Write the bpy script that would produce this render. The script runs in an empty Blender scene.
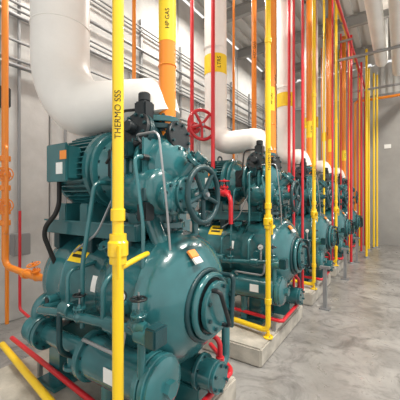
import bpy, bmesh, math, random
from mathutils import Vector, Matrix
random.seed(4)
V=Vector
scene=bpy.context.scene
try:
    scene.view_settings.view_transform='Standard'
except Exception: pass

# ---------------- materials ----------------
def mat(name,col,rough=0.4,metal=0.0,var=0.0,scale=6.0,bump=0.0,bscale=40,spec=0.5,coat=0.0):
    m=bpy.data.materials.new(name); m.use_nodes=True
    nt=m.node_tree; b=nt.nodes['Principled BSDF']
    b.inputs['Roughness'].default_value=rough; b.inputs['Metallic'].default_value=metal
    b.inputs['Specular IOR Level'].default_value=spec
    b.inputs['Coat Weight'].default_value=coat
    tc=nt.nodes.new('ShaderNodeTexCoord')
    if var>0:
        n=nt.nodes.new('ShaderNodeTexNoise'); n.inputs['Scale'].default_value=scale; n.inputs['Detail'].default_value=8
        nt.links.new(tc.outputs['Object'],n.inputs['Vector'])
        r=nt.nodes.new('ShaderNodeValToRGB')
        lo=[max(0,c*(1-var)) for c in col]; hi=[min(1,c*(1+var)) for c in col]
        r.color_ramp.elements[0].position=0.3; r.color_ramp.elements[1].position=0.7
        r.color_ramp.elements[0].color=(*lo,1); r.color_ramp.elements[1].color=(*hi,1)
        nt.links.new(n.outputs['Fac'],r.inputs['Fac']); nt.links.new(r.outputs['Color'],b.inputs['Base Color'])
    else: b.inputs['Base Color'].default_value=(*col,1)
    if bump>0:
        n2=nt.nodes.new('ShaderNodeTexNoise'); n2.inputs['Scale'].default_value=bscale; n2.inputs['Detail'].default_value=4
        nt.links.new(tc.outputs['Object'],n2.inputs['Vector'])
        bp=nt.nodes.new('ShaderNodeBump'); bp.inputs['Strength'].default_value=bump; bp.inputs['Distance'].default_value=0.01
        nt.links.new(n2.outputs['Fac'],bp.inputs['Height']); nt.links.new(bp.outputs['Normal'],b.inputs['Normal'])
    return m
TEAL=mat('teal_paint',(0.022,0.125,0.138),0.24,var=0.25,scale=4,bump=0.06,bscale=40,coat=0.6)
TEALD=mat('teal_paint_dark',(0.008,0.045,0.053),0.32,var=0.3,scale=8,bump=0.2,bscale=80)
DARK=mat('dark_iron',(0.010,0.015,0.018),0.4,var=0.3)
STEEL=mat('galvanised_steel',(0.33,0.34,0.35),0.4,metal=0.6,var=0.15)
GREY=mat('conduit_grey',(0.28,0.285,0.29),0.45,metal=0.2)
BEAMG=mat('beam_grey',(0.33,0.33,0.32),0.5)
WHITE=mat('white_insulation',(0.88,0.855,0.81),0.40,var=0.05,scale=3,bump=0.15,bscale=25)
YEL=mat('yellow_paint',(0.93,0.61,0.010),0.30,coat=0.3)
ORG=mat('orange_paint',(0.87,0.26,0.018),0.32,coat=0.2)
RED=mat('red_paint',(0.62,0.016,0.026),0.32,coat=0.2)
LABY=mat('label_yellow',(0.95,0.66,0.02),0.5)
LABO=mat('label_orange',(0.9,0.3,0.05),0.5)
LABW=mat('label_white',(0.85,0.85,0.82),0.5)
BLACK=mat('label_black',(0.01,0.01,0.01),0.6)
PAD=mat('pad_concrete',(0.44,0.41,0.355),0.8,var=0.25,scale=7,bump=0.3,bscale=60)

def room_mat(name,lo,hi,rough,scale=0.8,stain=None,bump=0.1,stretch=(1,1,1)):
    m=bpy.data.materials.new(name); m.use_nodes=True
    nt=m.node_tree; b=nt.nodes['Principled BSDF']; L=nt.links.new
    tc=nt.nodes.new('ShaderNodeTexCoord')
    mp=nt.nodes.new('ShaderNodeMapping'); mp.inputs['Scale'].default_value=stretch; L(tc.outputs['Object'],mp.inputs['Vector'])
    n=nt.nodes.new('ShaderNodeTexNoise'); n.inputs['Scale'].default_value=scale; n.inputs['Detail'].default_value=10; n.inputs['Roughness'].default_value=0.65
    L(mp.outputs['Vector'],n.inputs['Vector'])
    r=nt.nodes.new('ShaderNodeValToRGB'); r.color_ramp.elements[0].position=0.35; r.color_ramp.elements[1].position=0.66
    r.color_ramp.elements[0].color=(*lo,1); r.color_ramp.elements[1].color=(*hi,1)
    L(n.outputs['Fac'],r.inputs['Fac'])
    out=r.outputs['Color']
    if stain:
        n3=nt.nodes.new('ShaderNodeTexNoise'); n3.inputs['Scale'].default_value=2.6; n3.inputs['Detail'].default_value=9; n3.inputs['Distortion'].default_value=1.5
        n3.inputs['Roughness'].default_value=.72
        L(tc.outputs['Object'],n3.inputs['Vector'])
        r3=nt.nodes.new('ShaderNodeValToRGB'); r3.color_ramp.elements[0].position=0.48; r3.color_ramp.elements[1].position=0.66
        r3.color_ramp.elements[0].color=(0,0,0,1); r3.color_ramp.elements[1].color=(.9,.9,.9,1)
        L(n3.outputs['Fac'],r3.inputs['Fac'])
        mx=nt.nodes.new('ShaderNodeMixRGB'); mx.inputs['Color2'].default_value=(*stain,1)
        L(r3.outputs['Color'],mx.inputs['Fac']); L(out,mx.inputs['Color1']); out=mx.outputs['Color']
        rr=nt.nodes.new('ShaderNodeMapRange'); rr.inputs['To Min'].default_value=rough-.12; rr.inputs['To Max'].default_value=rough+.2
        L(n3.outputs['Fac'],rr.inputs['Value']); L(rr.outputs['Result'],b.inputs['Roughness'])
    else: b.inputs['Roughness'].default_value=rough
    L(out,b.inputs['Base Color'])
    n2=nt.nodes.new('ShaderNodeTexNoise'); n2.inputs['Scale'].default_value=30; n2.inputs['Detail'].default_value=6
    L(tc.outputs['Object'],n2.inputs['Vector'])
    bp=nt.nodes.new('ShaderNodeBump'); bp.inputs['Strength'].default_value=bump; bp.inputs['Distance'].default_value=0.01
    L(n2.outputs['Fac'],bp.inputs['Height']); L(bp.outputs['Normal'],b.inputs['Normal'])
    return m
FLOOR=room_mat('floor_concrete',(0.20,0.193,0.184),(0.36,0.35,0.335),0.27,scale=1.2,stain=(0.12,0.116,0.11),bump=.06)
WALL=room_mat('wall_concrete',(0.44,0.435,0.42),(0.64,0.635,0.62),0.8,scale=0.9,bump=0.2)
BWALL=room_mat('back_wall_paint',(0.30,0.295,0.28),(0.38,0.375,0.36),0.8,scale=0.7)
CEIL=room_mat('ceiling_deck_paint',(0.60,0.60,0.58),(0.68,0.68,0.66),0.6,scale=0.7)

# ---------------- mesh builder ----------------
def basis(d):
    d=d.normalized()
    a=V((0,0,1)) if abs(d.z)<0.9 else V((1,0,0))
    u=d.cross(a).normalized(); w=d.cross(u).normalized()
    return u,w
class B:
    def __init__(s): s.bm=bmesh.new(); s.mats=[]
    def mi(s,m):
        if m not in s.mats: s.mats.append(m)
        return s.mats.index(m)
    def lathe(s,prof,p0,d,m,seg=40):
        p0=V(p0); d=V(d).normalized(); u,w=basis(d); k=s.mi(m); rings=[]
        for t,r in prof:
            c=p0+d*t
            if r<1e-5: rings.append([s.bm.verts.new(c)])
            else: rings.append([s.bm.verts.new(c+(u*math.cos(2*math.pi*i/seg)+w*math.sin(2*math.pi*i/seg))*r) for i in range(seg)])
        for a,b in zip(rings,rings[1:]):
            for i in range(seg):
                j=(i+1)%seg
                if len(a)==1 and len(b)==1: continue
                if len(a)==1: f=[a[0],b[i],b[j]]
                elif len(b)==1: f=[a[i],b[0],a[j]]
                else: f=[a[i],b[i],b[j],a[j]]
                fc=s.bm.faces.new(f); fc.material_index=k
    def cyl(s,p1,p2,r,m,seg=24,bev=0.0,r2=None):
        p1=V(p1);p2=V(p2);L=(p2-p1).length; r2=r if r2 is None else r2
        if bev<=0: pr=[(0,0),(0,r),(L,r2),(L,0)]
        else: pr=[(0,0),(0,r-bev),(bev,r),(L-bev,r2),(L,r2-bev),(L,0)]
        s.lathe(pr,p1,p2-p1,m,seg)
    def flange(s,c,d,r,th,m,n=8,boltm=None,br=0.011):
        c=V(c);d=V(d).normalized()
        s.cyl(c-d*th/2,c+d*th/2,r,m,32,bev=min(0.004,th*0.2))
        u,w=basis(d)
        for i in range(n):
            a=2*math.pi*(i+.5)/n; q=c+(u*math.cos(a)+w*math.sin(a))*r*0.82
            s.cyl(q-d*(th/2+.015),q+d*(th/2+.015),br,boltm or m,6)
    def sweep(s,pts,r,m,R=None,seg=16,caps=True,taper=None):
        pts=[V(p) for p in pts]; R=R if R is not None else r*2.2
        path=[pts[0]]
        for i in range(1,len(pts)-1):
            a,b,c=pts[i-1],pts[i],pts[i+1]
            l1=(a-b).length;l2=(c-b).length; t=min(R,l1*.49,l2*.49) if len(pts)>3 else min(R,l1*.98,l2*.98)
            if (a-b).normalized().dot((c-b).normalized())<-0.999: path.append(b); continue
            pa=b+(a-b).normalized()*t; pc=b+(c-b).normalized()*t
            n=12
            for j in range(n+1):
                q=j/n; wt=0.7071
                den=(1-q)**2+2*wt*q*(1-q)+q*q
                path.append((pa*(1-q)**2+b*(2*wt*q*(1-q))+pc*q*q)/den)
        path.append(pts[-1]); k=s.mi(m)
        d=(path[1]-path[0]).normalized(); u,w=basis(d); rings=[]
        for i,p in enumerate(path):
            if i==0: t=(path[1]-path[0])
            elif i==len(path)-1: t=(path[-1]-path[-2])
            else: t=(path[i+1]-p).normalized()+(p-path[i-1]).normalized()
            t.normalize()
            rr=taper(p) if taper else r
            u=(u-t*u.dot(t)).normalized(); w=t.cross(u)
            rings.append([s.bm.verts.new(p+(u*math.cos(2*math.pi*j/seg)+w*math.sin(2*math.pi*j/seg))*rr) for j in range(seg)])
        for a,b in zip(rings,rings[1:]):
            for i in range(seg):
                j=(i+1)%seg; f=s.bm.faces.new([a[i],a[j],b[j],b[i]]); f.material_index=k
        if caps:
            f=s.bm.faces.new(rings[0][::-1]); f.material_index=k
            f=s.bm.faces.new(rings[-1]); f.material_index=k
    def torus(s,c,d,R,r,m,seg=36,s2=10):
        c=V(c);d=V(d).normalized();u,w=basis(d);k=s.mi(m);rings=[]
        for i in range(seg):
            a=2*math.pi*i/seg; e=u*math.cos(a)+w*math.sin(a)
            rings.append([s.bm.verts.new(c+e*(R+r*math.cos(2*math.pi*j/s2))+d*r*math.sin(2*math.pi*j/s2)) for j in range(s2)])
        for i in range(seg):
            A=rings[i];Bq=rings[(i+1)%seg]
            for j in range(s2):
                l=(j+1)%s2; f=s.bm.faces.new([A[j],A[l],Bq[l],Bq[j]]); f.material_index=k
    def box(s,c,sz,m,bev=0.0,rot=None):
        k=s.mi(m); r=bmesh.ops.create_cube(s.bm,size=1.0)
        M=Matrix.Translation(V(c))@(rot.to_4x4() if rot else Matrix())@Matrix.Diagonal((*sz,1))
        bmesh.ops.transform(s.bm,matrix=M,verts=r['verts'])
        fs=set(f for v in r['verts'] for f in v.link_faces)
        for f in fs: f.material_index=k
        if bev>0:
            es=list(set(e for v in r['verts'] for e in v.link_edges))
            q=bmesh.ops.bevel(s.bm,geom=es,offset=bev,segments=2,affect='EDGES')
            for f in q['faces']: f.material_index=k
    def patch(s,x0,x1,zc,r,a0,a1,m,n=8):
        """label wrapped on a cylinder along X; angles measured from -Y toward +Z"""
        k=s.mi(m); rows=[]
        for i in range(n+1):
            a=math.radians(a0+(a1-a0)*i/n)
            rows.append([s.bm.verts.new((x,-math.cos(a)*r,zc+math.sin(a)*r)) for x in (x0,x1)])
        for p,q in zip(rows,rows[1:]):
            f=s.bm.faces.new([p[0],p[1],q[1],q[0]]); f.material_index=k
    def gauge(s,c,n,r):
        c=V(c);n=V(n).normalized()
        s.cyl(c-n*.02,c,r,DARK,24,bev=.003); s.cyl(c,c+n*.002,r*.82,LABW,24)
        u,w=basis(n); s.cyl(c+n*.004,c+n*.004+(u+w*.4)*r*.6,.003,BLACK,6)
    def wheel(s,c,d,R,m,r=0.012,stem=0.1,spokes=5):
        c=V(c);d=V(d).normalized();u,w=basis(d)
        s.torus(c,d,R,r,m)
        s.cyl(c-d*.018-d*.0,c+d*.02,R*.2,m,16,bev=.003)
        for i in range(spokes):
            a=2*math.pi*i/spokes+.3; e=u*math.cos(a)+w*math.sin(a)
            s.cyl(c+e*R*.12-d*.006,c+e*R,r*.85,m,8)
        s.cyl(c-d*stem,c+d*.035,r*.8,STEEL,12)
    def globe(s,c,ax,up,r,m,wm,wr,h=None,wt=None):
        """globe stop valve: body on pipe axis ax, bonnet along up, handwheel"""
        c=V(c);ax=V(ax).normalized();up=V(up).normalized(); h=h or r*3.2
        s.lathe([(-r*1.5,0),(-r*1.5,r*.75),(-r*.9,r*.8),(-r*.5,r),(0,r*1.12),(r*.5,r),(r*.9,r*.8),(r*1.5,r*.75),(r*1.5,0)],c,ax,m,24)
        s.cyl(c,c+up*r*1.5,r*.75,m,20)
        s.flange(c+up*r*1.5,up,r*1.15,r*.3,m,6,br=r*.1)
        s.cyl(c+up*r*1.5,c+up*r*2.3,r*.4,m,16,r2=r*.28)
        s.wheel(c+up*h,up,wr,wm,r=wt or max(.006,wr*.07),stem=h-r*1.6)
    def xscale(s,x0,k):
        for v in s.bm.verts: v.co.x=x0+(v.co.x-x0)*k
    def mesh(s,name):
        bmesh.ops.recalc_face_normals(s.bm,faces=s.bm.faces)
        me=bpy.data.meshes.new(name); s.bm.to_mesh(me); s.bm.free()
        for m in s.mats: me.materials.append(m)
        me.polygons.foreach_set('use_smooth',[True]*len(me.polygons))
        me.set_sharp_from_angle(angle=math.radians(38)); me.update()
        return me
def obj(name,me,parent=None,loc=(0,0,0)):
    o=bpy.data.objects.new(name,me); scene.collection.objects.link(o); o.location=loc
    if parent: o.parent=parent
    return o
def empty(name,loc=(0,0,0)):
    o=bpy.data.objects.new(name,None); scene.collection.objects.link(o); o.location=loc; return o
def pipe_text(name,s,center,r,n,size,parent,m=BLACK,flip=False):
    cu=bpy.data.curves.new(name,'FONT'); cu.body=s; cu.size=size; cu.align_x='CENTER'; cu.align_y='CENTER'
    t=bpy.data.objects.new(name,cu); scene.collection.objects.link(t)
    dg=bpy.context.evaluated_depsgraph_get(); me=bpy.data.meshes.new_from_object(t.evaluated_get(dg))
    bpy.data.objects.remove(t)
    n=V(n).normalized(); up=V((0,0,-1 if flip else 1)); tv=n.cross(up)
    c=V(center)
    for v in me.vertices:
        a=v.co.y/r
        v.co=c+up*v.co.x+(n*math.cos(a)+tv*math.sin(a))*(r+.0025)
    me.materials.clear(); me.materials.append(m)
    return obj(name,me,parent)

# ---------------- room ----------------
WX=-4.2; HZ=6.2; HT=HZ-.004; YB=12.0; XR=4.0; Y0=-2.5
b=B(); b.box(((WX+XR)/2,(Y0+YB)/2,-.06),(XR-WX+.6,YB-Y0+.6,.12),FLOOR); floor=obj('floor',b.mesh('floor'))
b=B()
ys=[Y0-.3,-.6,2.4,5.4,8.4,11.4,YB+.3]
for a,c in zip(ys,ys[1:]):
    b.box((WX-.1,(a+c)/2,HZ/2),(.2,c-a-.025,HZ),WALL,bev=.01)
b.box((WX-.16,(Y0+YB)/2,HZ/2),(.1,YB-Y0+.5,HZ),DARK)
obj('wall_left',b.mesh('wall_left'))
b=B(); b.box(((WX+XR)/2,YB+.1,2.55),(XR-WX,.2,5.1),BWALL)
x=WX
while x<XR:
    b.box((x+.1,YB+.08,(5.1+HZ)/2),(.12,.16,HZ-5.1),CEIL,bev=.01); x+=.2
b.box(((WX+XR)/2,YB+.13,(5.1+HZ)/2),(XR-WX,.14,HZ-5.1),CEIL)
b.box(((WX+XR)/2,YB+.04,5.1),(XR-WX,.16,.1),STEEL)
obj('wall_back',b.mesh('wall_back'))
b=B(); b.box(((WX+XR)/2,(Y0+YB)/2,HZ+.12),(XR-WX,YB-Y0,.1),CEIL)
x=WX
while x<XR:
    b.box((x+.15,(Y0+YB)/2,HZ+.04),(.14,YB-Y0,.08),CEIL); x+=.3
obj('ceiling',b.mesh('ceiling'))
for y in (.64,2.59,4.54,6.49,8.44,10.39):
    b=B(); zc=HZ-.14
    b.box(((WX+XR)/2,y,HZ-.012),(XR-WX,.12,.02),BEAMG); b.box(((WX+XR)/2,y,HZ-.27),(XR-WX,.12,.02),BEAMG); b.box(((WX+XR)/2,y,zc),(XR-WX,.012,.25),BEAMG)
    obj('ceiling_beam',b.mesh('ceiling_beam'))

# wall conduits
b=B()
for i,z in enumerate((3.30,3.38,3.62,3.95,4.03,4.11,4.42,4.78,4.86)):
    r=.017 if i%3 else .028
    b.sweep([(WX+.09,-1.5,z),(WX+.09,11.7,z)],r,GREY if i%3 else STEEL,seg=10)
y=-.8
while y<11.8:
    b.box((WX+.03,y,4.1),(.045,.045,1.9),GREY); y+=1.25
obj('wall_conduit_rack',b.mesh('wall_conduit_rack'))
b=B()
for y,z0,z1 in ((1.62,2.9,4.0),(1.74,2.9,4.1),(1.95,1.0,4.4),(2.6,.4,3.6),(2.95,.4,3.6),(3.02,.4,3.6),(3.9,.4,3.9),(4.02,.4,3.9),(6.1,.2,4),(6.2,.2,4),(8,.2,4)):
    b.sweep([(WX+.06,y,z0),(WX+.06,y,z1)],.02,GREY,seg=10)
b.box((WX+.09,1.68,2.85),(.14,.26,.24),DARK,bev=.01); b.box((WX+.09,1.95,1.0),(.14,.2,.28),GREY,bev=.01)
b.box((WX+.1,2.98,1.7),(.16,.5,.8),GREY,bev=.01)
obj('wall_electrical_conduit',b.mesh('wall_electrical_conduit'))

# ---------------- compressor package (local y=0 at unit axis) ----------------
parts={}
TX=-2.42; RT=.345; ZT=.955
b=B()  # oil separator tank
pr=[(0,0)]
for i in range(1,9):
    a=i/8*math.pi/2; pr.append((.15*(1-math.cos(a)),RT*math.sin(a)))
pr+=[(.18,RT),(.195,RT+.006),(.21,RT)]
q=[(.9,RT),(.915,RT+.006),(.93,RT),(1.30,RT),(1.35,RT+.02),(1.42,.40),(1.47,.42),(1.72,.42),(1.735,.428),(1.75,.42)]
for i in range(1,8):
    a=i/9*math.pi/2; q.append((1.75+.23*math.sin(a),.42*math.cos(a)))
q+=[(1.985,.0)]
S=2.96+TX
pr+=[(t-S,r) for t,r in q]
b.lathe(pr,(TX,0,ZT),(1,0,0),TEAL,64)
zz=ZT-.02
b.cyl((-1.03,0,zz),(-.965,0,zz),.165,DARK,36)  # dark neck and dark teal ring paint in the recess shade
b.torus((-.975,0,zz),(1,0,0),.185,.02,TEAL,40,12)
b.torus((-1.01,0,zz),(1,0,0),.21,.018,TEALD,40,12)
b.flange((-.935,0,zz),(1,0,0),.155,.035,TEAL,8,TEALD,br=.012)
b.sweep([(-.92,-.08,zz+.12),(-.865,-.08,zz+.12),(-.865,.04,zz-.12),(-.92,.04,zz-.12)],.013,DARK,R=.03,seg=10)
b.sweep([(-1.0,.15,zz+.16),(-.90,.15,zz+.16),(-.90,.12,zz-.16)],.016,TEALD,R=.03,seg=10)
b.patch(-2.04,-1.85,ZT,RT+.003,32,56,LABY)
b.patch(-2.01,-1.88,ZT,RT+.006,38,42,BLACK); b.patch(-2.01,-1.88,ZT,RT+.006,46,50,BLACK)
b.patch(-1.70,-1.60,ZT,RT+.003,5,22,LABW)
b.cyl((-1.3,-.40,.98),(-1.3,-.48,.98),.045,TEAL,20,bev=.005)
b.cyl((-2.1,0,1.25),(-2.1,0,1.36),.06,TEAL,20)
# sight glass and drain nozzle on tank side
b.cyl((-2.12,-.30,.86),(-2.12,-.40,.86),.035,TEAL,18,bev=.004); b.cyl((-2.12,-.40,.86),(-2.12,-.405,.86),.022,DARK,16)
b.cyl((-1.62,-.22,1.20),(-1.62,-.29,1.29),.03,TEAL,16); b.flange((-1.62,-.29,1.29),(0,-.62,.78),.05,.02,TEAL,4,TEALD,br=.006)
parts['oil_separator_tank']=b.mesh('oil_separator_tank')
b=B() # saddles / frame
for x in (-2.2,-1.4):
    b.box((x,0,.40),(.12,.56,.44),TEAL,bev=.006); b.box((x,0,.2),(.24,.74,.035),TEAL,bev=.004)
    for sy in (-1,1):
        b.box((x,sy*.29,.46),(.14,.02,.54),TEAL)
for y in (-.24,.24):
    b.box((-1.84,y,1.38),(1.0,.09,.10),TEAL,bev=.005)
    b.box((-1.84,y,1.43),(1.0,.12,.012),TEAL)
for x in (-2.25,-1.85,-1.45):
    b.box((x,0,1.30),(.08,.5,.18),TEALD,bev=.005)
parts['support_frame']=b.mesh('support_frame')
b=B() # motor
c=V((-2.27,0,1.81))
b.lathe([(0,0),(0,.14),(.01,.2),(.02,.25),(.06,.28),(.10,.28),(.11,.25),(.52,.25),(.53,.30),(.58,.30),(.60,.26),(.64,.2),(.64,0)],c,(1,0,0),TEAL,48)
for i in range(44):
    a=2*math.pi*i/44
    rot=Matrix.Rotation(a,3,'X')
    b.box(c+V((.315,0,0))+rot@V((0,0,.27)),(.41,.009,.05),TEAL,rot=rot)
b.box(c+V((.3,-.31,.04)),(.28,.12,.24),TEAL,bev=.012); b.box(c+V((.3,-.375,.04)),(.31,.02,.27),TEAL,bev=.006)
b.box(c+V((.42,-.388,.09)),(.09,.006,.06),LABO); b.box(c+V((.36,-.388,.0)),(.09,.006,.08),LABW)
b.sweep([c+V((.24,-.33,-.07)),c+V((.24,-.33,-.3)),c+V((.1,-.40,-.45)),c+V((.1,-.2,-.95))],.018,BLACK,R=.08,seg=10)
for x in (.14,.48):
    b.box(c+V((x,0,-.32)),(.12,.52,.14),TEAL,bev=.008)
b.torus(c+V((.3,0,.31)),(0,1,0),.04,.012,TEALD,20,8)
for r in (.08,.13,.18,.22): b.torus(c,(1,0,0),r,.006,TEALD,32,6)
b.xscale(-2.27,.78)
parts['electric_motor']=b.mesh('electric_motor')
b=B() # coupling housing + screw compressor
c=V((-1.78,0,1.80))
b.lathe([(0,0),(0,.29),(.035,.29),(.04,.25),(.12,.20),(.22,.20),(.29,.25),(.30,.29),(.34,.29),(.35,.25),(.40,.23),(.52,.23),(.53,.265),(.57,.265),(.58,.22),(.70,.20),(.76,.14),(.78,0)],c,(1,0,0),TEAL,48)
b.flange(c+V((.018,0,0)),(1,0,0),.295,.036,TEAL,14,TEALD,br=.012)
b.flange(c+V((.32,0,0)),(1,0,0),.30,.04,TEAL,16,TEALD,br=.012)
b.flange(c+V((.55,0,0)),(1,0,0),.27,.03,TEAL,14,TEALD,br=.011)
b.box(c+V((.17,-.13,.04)),(.13,.15,.2),DARK,bev=.01)
b.lathe([(0,0),(0,.14),(.02,.15),(.36,.15),(.38,.14),(.42,.1),(.42,0)],c+V((.36,-.15,-.16)),(1,0,0),TEAL,32)
for x in (.42,.5,.62): b.box(c+V((x,0,-.02)),(.018,.5,.4),TEAL,bev=.006)
b.box(c+V((.5,0,-.34)),(.34,.34,.2),TEAL,bev=.01)
b.cyl(c+V((.6,-.16,-.2)),c+V((.84,-.16,-.2)),.08,TEAL,28,bev=.01); b.flange(c+V((.84,-.16,-.2)),(1,0,0),.10,.035,TEAL,8,TEALD)
b.box(c+V((.47,-.26,.1)),(.1,.1,.1),TEALD,bev=.01)
b.sweep([c+V((.47,-.3,.1)),c+V((.47,-.38,.1)),c+V((.47,-.38,-.5)),c+V((.3,-.3,-.65))],.016,TEAL,R=.05,seg=10)
b.sweep([c+V((.65,-.2,.05)),c+V((.65,-.34,.05)),c+V((.75,-.34,-.35)),c+V((.75,-.34,-.6))],.013,TEAL,R=.05,seg=10)
b.sweep([c+V((.2,-.2,-.1)),c+V((.2,-.36,-.1)),c+V((.2,-.45,-.6)),c+V((.2,-.45,-1.0))],.016,TEAL,R=.05,seg=10)
# sensing lines and small fittings
b.sweep([c+V((.60,-.19,.12)),c+V((.60,-.30,.18)),c+V((.86,-.30,.18)),c+V((.92,-.28,-.25)),c+V((.92,-.25,-.5))],.008,STEEL,R=.05,seg=8)
b.sweep([c+V((.44,-.27,-.1)),c+V((.44,-.33,-.14)),c+V((.30,-.40,-.42)),c+V((.02,-.42,-.55))],.008,STEEL,R=.05,seg=8)
for p in ((.60,-.2,.12),(.65,-.22,.05),(.44,-.28,-.1)): b.cyl(c+V(p),c+V(p)+V((0,-.05,0)),.02,DARK,6)
b.box(c+V((.70,-.28,-.28)),(.09,.09,.11),DARK,bev=.01); b.cyl(c+V((.70,-.28,-.22)),c+V((.70,-.28,-.14)),.03,TEALD,14,bev=.004)
b.xscale(-1.78,.74)
parts['screw_compressor']=b.mesh('screw_compressor')
b=B() # suction valve / strainer
c=V((-1.42,.02,1.98))
b.flange(c+V((0,0,.15)),(0,0,1),.155,.04,TEAL,10,TEALD,br=.013)
b.flange(c+V((0,0,.10)),(0,0,1),.155,.035,TEALD,10,DARK,br=.013)
b.lathe([(0,.16),(.06,.13),(.14,.12),(.16,.12)],c+V((0,0,-.08)),(0,0,1),TEAL,32)
b.cyl(c,c+V((0,-.2,.05)),.10,TEALD,28,bev=.01); b.flange(c+V((0,-.2,.05)),(0,-1,.25),.125,.035,TEALD,10,DARK,br=.011)
b.flange(c+V((0,-.235,.058)),(0,-1,.25),.12,.025,DARK,10,TEALD,br=.011)
b.cyl(c+V((0,-.25,.06)),c+V((0,-.31,.075)),.04,DARK,16,bev=.006)
b.cyl(c,c+V((.17,0,.03)),.08,TEALD,28,bev=.01); b.flange(c+V((.17,0,.03)),(1,0,.1),.11,.035,DARK,8,TEALD)
b.box(c+V((.02,-.17,.19)),(.1,.1,.12),DARK,bev=.012)
b.cyl(c+V((.02,-.17,.25)),c+V((.02,-.17,.31)),.04,DARK,16,bev=.008)
b.sweep([c+V((.02,-.19,.2)),c+V((-.15,-.24,.2)),c+V((-.15,-.3,-.1)),c+V((-.2,-.3,-.15))],.01,BLACK,R=.06,seg=8)
parts['suction_valve']=b.mesh('suction_valve')
b=B() # discharge block + main handwheel valve
c=V((-1.33,0,1.62))
b.flange(c+V((0,0,.17)),(0,0,1),.105,.035,TEAL,8,TEALD)
b.flange(c+V((0,0,.13)),(0,0,1),.105,.03,TEAL,8,TEALD)
b.lathe([(-.15,0),(-.15,.08),(-.09,.11),(0,.125),(.08,.11),(.13,.085),(.13,0)],c,(0,0,1),TEAL,32)
b.cyl(c+V((-.2,0,.02)),c,.1,TEAL,28)
b.cyl(c,c+V((.15,-.03,.0)),.085,TEAL,28)
b.flange(c+V((.15,-.03,.0)),(1,0,0),.125,.035,TEAL,8,TEALD); b.flange(c+V((.19,-.03,.0)),(1,0,0),.12,.03,TEAL,8,TEALD)
b.cyl(c+V((.19,-.03,.0)),c+V((.28,-.05,.0)),.05,TEAL,20,r2=.03)
b.wheel(c+V((.335,-.055,.0)),(1,0,0),.168,TEALD,r=.017,stem=.1,spokes=5)
b.cyl(c+V((0,0,-.1)),c+V((0,0,-.34)),.085,TEAL,28); b.flange(c+V((0,0,-.2)),(0,0,1),.12,.04,TEAL,8,TEALD)
b.cyl((-1.52,-.14,1.76),(-1.24,-.16,1.30),.055,TEAL,24)
b.flange((-1.50,-.14,1.72),(.28,0,-.46),.09,.035,TEAL,6,TEALD); b.flange((-1.36,-.15,1.50),(.28,0,-.46),.085,.03,TEAL,6,TEALD)
b.cyl((-1.18,.12,1.25),(-1.18,.12,1.5),.022,TEAL,14); b.globe((-1.18,.12,1.46),(0,0,1),(1,0,0),.03,TEAL,TEALD,.05)
b.cyl((-1.33,0,1.62),(-1.12,.06,1.84),.05,TEAL,20); b.flange((-1.12,.06,1.84),(1,.2,1),.085,.03,TEAL,8,TEALD); b.cyl((-1.12,.06,1.84),(-1.08,.07,1.88),.05,TEAL,16)
rl=Matrix.Rotation(-.75,3,'Y')
b.box((-1.045,-.10,1.262),(.014,.07,.05),LABO,rot=rl)
b.box((-1.01,-.10,1.225),(.014,.07,.04),LABW,rot=rl)
parts['discharge_valve']=b.mesh('discharge_valve')
b=B() # oil cooler etc. near side
y=-.37; z=.60
b.lathe([(0,0),(0,.13),(.56,.13),(.56,0)],(-1.62,y,z),(1,0,0),TEAL,40)
b.flange((-1.62,y,z),(1,0,0),.155,.04,TEAL,10,TEALD); b.flange((-1.12,y,z),(1,0,0),.16,.035,TEAL,12,TEALD); b.flange((-1.075,y,z),(1,0,0),.16,.035,TEAL,12,TEALD)
b.lathe([(0,.145),(.02,.145),(.04,.11),(.05,0)],(-1.06,y,z),(1,0,0),TEAL,36)
b.cyl((-1.02,y,z),(-.98,y,z),.045,TEAL,6)
b.box((-1.32,y-.131,z+.02),(.10,.006,.08),LABW)
b.cyl((-2.2,y,z),(-1.62,y,z),.06,TEAL,24); b.flange((-2.18,y,z),(1,0,0),.115,.035,TEAL,8,TEALD); b.flange((-2.23,y,z),(1,0,0),.115,.035,TEAL,8,TEALD)
b.lathe([(0,0),(0,.06),(.05,.10),(.12,.10),(.16,.07),(.16,0)],(-2.40,y,z),(1,0,0),TEAL,28)
b.sweep([(-2.31,y,z),(-2.31,y,z+.22),(-2.31,-.15,z+.22)],.045,TEAL,R=.1)
b.sweep([(-1.5,y,z-.1),(-1.5,y,.22)],.04,TEAL); b.box((-1.5,y,.2),(.14,.14,.02),TEAL)
b.cyl((-1.85,y,z),(-1.85,y,z-.16),.04,TEAL,18); b.flange((-1.85,y,z-.14),(0,0,1),.065,.025,TEAL,4,TEALD,br=.007)
ym=-.48; zm=.94
b.sweep([(-2.1,-.3,.82),(-2.1,ym,.82),(-1.85,ym,zm-.08),(-1.05,ym,zm-.02),(-.98,ym,zm-.02)],.028,TEAL,R=.06)
for x in (-1.75,-1.32,-1.08): 
    b.cyl((x-.045,ym,zm-.04),(x+.045,ym,zm-.04),.045,TEAL,20,bev=.006)
b.globe((-1.12,ym,zm-.0),(1,0,0),(0,0,1),.038,TEAL,DARK,.04,h=.14)
b.globe((-1.62,ym,zm-.06),(1,0,0),(0,0,1),.034,TEAL,DARK,.035,h=.13)
b.box((-1.0,ym,zm-.02),(.07,.1,.1),TEALD,bev=.008)
b.sweep([(-1.1,ym,zm-.03),(-1.1,ym,.68)],.022,TEAL,seg=12)
b.sweep([(-1.4,ym,zm-.03),(-1.4,ym,1.12),(-1.4,-.3,1.2)],.016,TEAL,R=.05,seg=10)
b.sweep([(-1.74,-.25,1.16),(-1.74,ym,1.14),(-1.74,ym,zm-.1)],.014,TEAL,R=.05,seg=10)
b.sweep([(-1.80,-.33,.90),(-1.80,ym-.02,.90),(-1.80,ym-.02,.62),(-1.80,-.4,.55)],.018,TEALD,R=.05,seg=10)
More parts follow.
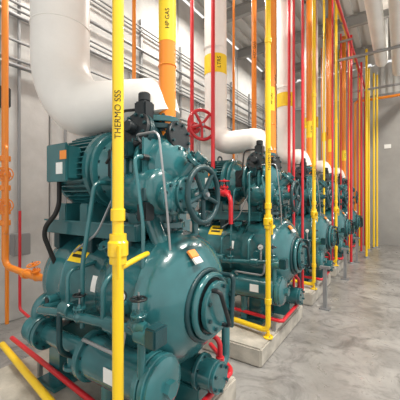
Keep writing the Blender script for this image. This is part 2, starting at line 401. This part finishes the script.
b.sweep([(-1.55,-.44,.72),(-1.55,-.52,.78),(-1.2,-.53,.78),(-1.2,-.5,.9)],.010,STEEL,R=.04,seg=8)
b.cyl((-1.25,ym,zm-.02),(-1.25,ym,zm+.10),.012,STEEL,8)
b.gauge((-1.25,ym-.01,zm+.13),(.6,-.8,0),.035)
b.cyl((-1.36,.12,.42),(-1.0,.12,.42),.10,TEAL,28,bev=.012); b.flange((-1.12,.12,.42),(1,0,0),.12,.03,TEAL,6,TEALD); b.flange((-.99,.12,.42),(1,0,0),.10,.025,TEAL,6,TEALD)
b.box((-1.2,.12,.26),(.2,.16,.16),TEAL,bev=.006)
b.sweep([(-1.05,.12,.42),(-1.05,.32,.42),(-1.05,.32,.75),(-1.2,.32,.8)],.03,TEAL,R=.07)
for x in (-1.5,-1.85):
    yy=.52
    b.lathe([(0,0),(0,.08),(.02,.1),(.55,.1),(.56,.12),(.6,.12),(.61,.09),(.64,0)],(x,yy,.3),(0,0,1),TEAL,28)
    b.cyl((x,yy,.18),(x,yy,.32),.03,TEAL,12)
b.sweep([(-1.85,.52,.92),(-1.85,.52,1.1),(-1.5,.52,1.1),(-1.5,.2,1.5)],.025,TEAL,R=.07)
parts['oil_cooler_and_manifold']=b.mesh('oil_cooler_and_manifold')

UY=[1.59,3.54,5.49,7.44,9.39]
sucX=[-2.60,-2.08,-1.75,-1.75,-1.75]
PZ=.18
padb=B(); padb.box((-1.93,-.165,PZ/2),(1.70,1.45,PZ),PAD,bev=.015); padm=padb.mesh('concrete_pad')
for i,y in enumerate(UY):
    e=empty('refrigeration_compressor',(0,y,0))
    for k,me in parts.items(): obj(k,me,e)
    obj('concrete_pad',padm,None,(0,y,0))
    b=B(); sx=sucX[i]
    r=.25 if i==0 else .15
    if i==0:
        pts=[(sx,.0,HT),(sx,.0,2.36),(-1.46,.02,2.31),(-1.42,.02,2.16)]
        def tp(p):
            t=(p.x-(-2.3))/(.65); t=max(0,min(1,t)); return .25+( .15-.25)*t
        b.sweep(pts,r,WHITE,R=.52,seg=40,taper=tp)
        b.torus((sx,0,3.15),(0,0,1),r,.007,WHITE,40,6); b.torus((sx,0,4.2),(0,0,1),r,.007,WHITE,40,6)
    else:
        pts=[(sx,-.06,HT),(sx,-.03,2.33),(-1.46,0,2.33),(-1.42,.02,2.16)]
        b.sweep(pts,r,WHITE,R=.24,seg=32)
        b.torus((sx,-.05,3.6),(0,0,1),r,.006,WHITE,32,6)
    o=obj('insulated_suction_pipe',b.mesh('suction_pipe'),None,(0,y,0))
    if i>0:
        bb=B(); bb.cyl((sx,-.04,3.25),(sx,-.04,3.5),r+.002,LABY,32)
        obj('pipe_label',bb.mesh('label'),o); pipe_text('label_text','LTRS',(sx,-.04,3.38),r+.002,(.75,-.65,0),.07,o)
    b=B(); b.sweep([(-1.33,0,1.80),(-1.33,0,HT)],.058,ORG,seg=28)
    for z in (2.5,4.6): b.torus((-1.33,0,z),(0,0,1),.058,.006,ORG,28,6)
    o=obj('orange_discharge_pipe',b.mesh('discharge_pipe'),None,(0,y,0))
    bb=B(); bb.cyl((-1.33,0,2.66),(-1.33,0,2.95),.0595,LABY,28); obj('pipe_label',bb.mesh('label'),o)
    pipe_text('label_text','HP GAS',(-1.33,0,2.80),.0595,(.65,-.75,0),.04,o)
    # yellow pipe
    b=B(); yx,yy=-1.115,-.62
    b.sweep([(yx,yy,HZ-.5),(yx,yy,.25),(-3.05,-.30,.25)],.027,YEL,R=.07,seg=20)
    b.sweep([(yx,yy,.25),(yx,yy,PZ)],.018,YEL,seg=14); b.flange((yx,yy,PZ+.01),(0,0,1),.05,.02,YEL,4,STEEL,br=.005)
    for z in (.55,1.52,3.2): b.cyl((yx,yy,z-.03),(yx,yy,z+.03),.034,YEL,20,bev=.004)
    zc=1.36
    b.lathe([(-.07,.027),(-.07,.04),(-.04,.04),(-.03,.048),(.03,.048),(.04,.04),(.07,.04),(.07,.027)],(yx,yy,zc),(0,0,1),YEL,24)
    b.cyl((yx,yy,zc),(yx+.05,yy-.04,zc),.018,YEL,14); b.box((yx+.058,yy-.045,zc-.05),(.014,.02,.15),YEL,bev=.003)
    b.sweep([(yx,yy,zc-.1),(yx+.02,yy+.12,zc-.06),(yx-.02,yy+.22,zc-.06)],.014,YEL,R=.03,seg=10)
    o=obj('yellow_relief_pipe',b.mesh('relief_pipe'),None,(0,y,0))
    pipe_text('label_text','THERMO SSS',(yx,yy,1.99),.0275,(.75,-.65,0),.040,o)
    # red pipe
    b=B()
    b.sweep([(-3.0,-.24,.30),(-1.03,-.44,.30),(-1.05,.42,.30),(-1.4,.68,.30)],.02,RED,R=.05,seg=14)
    b.sweep([(-1.04,.22,.30),(-1.04,.22,.62),(-1.2,.2,.66)],.018,RED,R=.05,seg=14)
    b.cyl((-1.04,.22,.44),(-1.04,.22,.50),.03,RED,14,bev=.004)
    for x,yv in ((-1.12,-.43),(-1.12,.45),(-2.4,-.30)): b.box((x,yv,.235),(.03,.03,.11),STEEL)
    obj('red_drain_pipe',b.mesh('drain_pipe'),None,(0,y,0))
    b=B(); b.sweep([(-2.0,.335,HT),(-2.0,.335,2.1),(-1.6,.12,1.98)],.018,ORG,seg=12,R=.06)
    obj('orange_equalizing_line',b.mesh('equalizing_line'),None,(0,y,0))
    if i>0:
        b=B(); rx=-2.0 if i==1 else -1.62
        b.sweep([(rx,-.24,HT),(rx,-.24,1.75),(-1.62,-.47,1.62),(-1.62,-.47,1.3)],.026,RED,seg=14,R=.08)
        b.globe((-1.75,-.39,1.66),(1,0,0),(0,0,1),.045,RED,RED,.06)
        obj('red_liquid_pipe',b.mesh('liquid_pipe'),None,(0,y,0))
        b=B(); b.sweep([(-1.55,.76,HT),(-1.55,.76,.05)],.032,ORG if i%2 else YEL,seg=14); b.flange((-1.55,.76,.015),(0,0,1),.07,.03,STEEL,4)
        o=obj('orange_hot_gas_pipe' if i%2 else 'yellow_vent_pipe',b.mesh('hot_gas_pipe'),None,(0,y,0))
        pipe_text('label_text','HOT GAS',(-1.55,.76,3.3),.032,(.6,-.8,0),.05,o)
        b=B(); b.sweep([(-.99,.2,5.3),(-.99,.2,.4),(-1.2,.2,.4)],.016,RED,seg=12,R=.05)
        obj('red_vent_pipe',b.mesh('vent_pipe'),None,(0,y,0))
        b=B(); b.sweep([(-1.2,.55,5.6),(-1.2,.55,.3),(-1.2,.2,.3)],.018,YEL if i%2==0 else RED,seg=12,R=.05)
        obj('yellow_purge_pipe' if i%2==0 else 'red_purge_pipe',b.mesh('purge_pipe'),None,(0,y,0))

# orange oil return pipe far left w/ valves
b=B(); b.sweep([(-3.6,1.55,HT),(-3.6,1.55,.86),(-3.1,1.60,.80),(-2.40,1.59,.86)],.034,ORG,seg=16,R=.09)
for zz in (1.62,1.95):
    b.globe((-3.6,1.55,zz-.1),(0,0,1),(.9,-.4,0),.05,ORG,ORG,.075)
for zz in (1.3,1.42,1.68,2.0): b.cyl((-3.6,1.55,zz),(-3.6,1.55,zz+.06),.055,ORG,16,bev=.005)
b.sweep([(-3.6,1.55,1.22),(-3.45,1.50,1.22),(-3.45,1.50,2.15),(-3.6,1.55,2.15)],.018,ORG,R=.05,seg=10)
b.sweep([(-3.6,1.55,1.7),(-3.9,1.7,1.7),(-3.9,1.7,.1)],.022,ORG,R=.06,seg=12)
for x in (-3.25,-2.81): b.cyl((x-.03,1.597,.808),(x+.03,1.597,.812),.052,ORG,16,bev=.005)
b.globe((-3.03,1.60,.81),(1,0,0),(0,-.3,1),.042,ORG,ORG,.06)
obj('orange_oil_return_pipe',b.mesh('oil_return_pipe'))
b=B(); b.sweep([(-3.7,1.75,1.45),(-3.7,1.75,.3),(-2.9,1.6,.3)],.016,RED,seg=10,R=.05); obj('red_drain_line',b.mesh('red_drain_line'))
b=B(); b.sweep([(-2.4,3.40,HT),(-2.4,3.40,1.9),(-2.3,3.3,1.86)],.026,RED,seg=14,R=.06)
b.globe((-2.4,3.40,2.55),(0,0,1),(1,-.55,0),.065,RED,RED,.19,h=.30,wt=.022)
obj('red_isolation_valve_pipe',b.mesh('red_isolation_valve_pipe'))
b=B(); b.sweep([(-1.9,4.375,HT),(-1.9,4.375,.0)],.04,ORG,seg=14); o=obj('orange_hot_gas_pipe',b.mesh('hot_gas'))
pipe_text('label_text','HOT GAS',(-1.9,4.375,3.9),.04,(.5,-.8,0),.06,o)

# overhead headers along the row
b=B(); b.sweep([(-1.115,-1.0,HZ-.5),(-1.115,11.3,HZ-.5),(-1.115,11.3,0)],.035,YEL,seg=14)
obj('yellow_header_pipe',b.mesh('yellow_header'))
b=B(); b.sweep([(-.98,-1.0,5.3),(-.98,11.5,5.3),(-.98,11.5,0)],.03,RED,seg=14); obj('red_header_pipe',b.mesh('red_header'))
b=B(); b.sweep([(-.38,-1.5,4.96),(-.38,8.9,4.96),(-.38,8.9,HT)],.13,WHITE,seg=28,R=.35); obj('insulated_header_pipe',b.mesh('white_header'))
b=B(); b.sweep([(-.04,-1.5,4.96),(-.04,9.8,4.96),(-.04,9.8,HT)],.13,WHITE,seg=28,R=.35); obj('insulated_header_pipe',b.mesh('white_header2'))
b=B(); b.sweep([(.28,-1.5,4.96),(.28,11.6,4.96)],.10,WHITE,seg=28,R=.35); obj('insulated_header_pipe',b.mesh('white_header3'))
b=B(); b.sweep([(-.55,6.9,5.42),(3.9,6.9,5.42)],.11,WHITE,seg=28); obj('insulated_branch_pipe',b.mesh('white_branch'))
b=B(); b.sweep([(-1.3,11.7,0),(-1.3,11.7,4.95),(3.8,11.7,4.95)],.045,ORG,seg=14); obj('orange_header_pipe',b.mesh('orange_header'))
for x,y,m_,n_ in ((-.8,10.6,YEL,'yellow'),(-.7,11.1,YEL,'yellow'),(-.95,10.0,RED,'red'),(-.75,9.2,YEL,'yellow'),(-1.0,8.2,RED,'red'),(-.62,11.3,YEL,'yellow')):
    b=B(); b.sweep([(x,y,5.6),(x,y,0)],.03,m_,seg=12); b.flange((x,y,.015),(0,0,1),.07,.03,STEEL,4)
    obj(n_+'_riser_pipe',b.mesh('riser'))
b=B()
for y in (2.3,4.9,7.6,10.1):
    b.box((-.4,y,4.80),(1.7,.05,.05),STEEL)
    for x in (-1.22,.42): b.sweep([(x,y,4.8),(x,y,HT)],.008,STEEL,seg=8)
    b.box((-1.1,y,5.22),(.4,.04,.04),STEEL); b.box((-1.2,y,5.64),(.4,.04,.04),STEEL)
obj('pipe_hanger_rack',b.mesh('pipe_hanger_rack'))
for y in (4.6,6.5,8.4):
    b=B(); b.box((-.9,y,.3),(.05,.05,.6),STEEL); b.box((-.9,y,.01),(.14,.14,.02),STEEL); b.box((-.9,y,.6),(.14,.07,.03),STEEL)
    obj('pipe_support_stand',b.mesh('pipe_support_stand'))
b=B(); b.box((-.35,YB-.012,3.35),(.2,.02,.14),LABW,bev=.004); obj('wall_sign',b.mesh('wall_sign'))
# added ceiling fixtures: area lights put in to brighten room and left wall
for k,(x,y,en) in enumerate(((1.1,.6,260),(1.1,4.0,215),(1.1,7.4,120),(1.1,10.4,60),(-3.2,1.9,110),(-3.2,5.2,100),(-3.2,9.0,60))):
    b=B(); b.box((x,y,5.82),(.34,1.25,.08),STEEL,bev=.01)
    for sy in(-.5,.5): b.sweep([(x,y+sy,5.85),(x,y+sy,HT)],.006,STEEL,seg=6)
    f=obj('added_light_fixture',b.mesh('added_fixture'))
    l=bpy.data.lights.new('added_lamp','AREA'); l.shape='RECTANGLE'; l.size=.3; l.size_y=1.2; l.energy=en; l.color=(1,.95,.87)
    lo=obj('added_lamp',l,f,(x,y,5.77))
w=bpy.data.worlds.new('world'); scene.world=w; w.use_nodes=True
w.node_tree.nodes['Background'].inputs['Color'].default_value=(1,.985,.96,1)
w.node_tree.nodes['Background'].inputs['Strength'].default_value=1.15
cam=bpy.data.cameras.new('camera'); cam.sensor_width=36; cam.sensor_fit='HORIZONTAL'; cam.lens=27; cam.clip_start=.02; cam.shift_y=-.005
co=bpy.data.objects.new('camera',cam); scene.collection.objects.link(co); co.location=(0,0,1.6)
co.rotation_euler=(math.pi/2,0,math.atan2(.5547,.832)); scene.camera=co
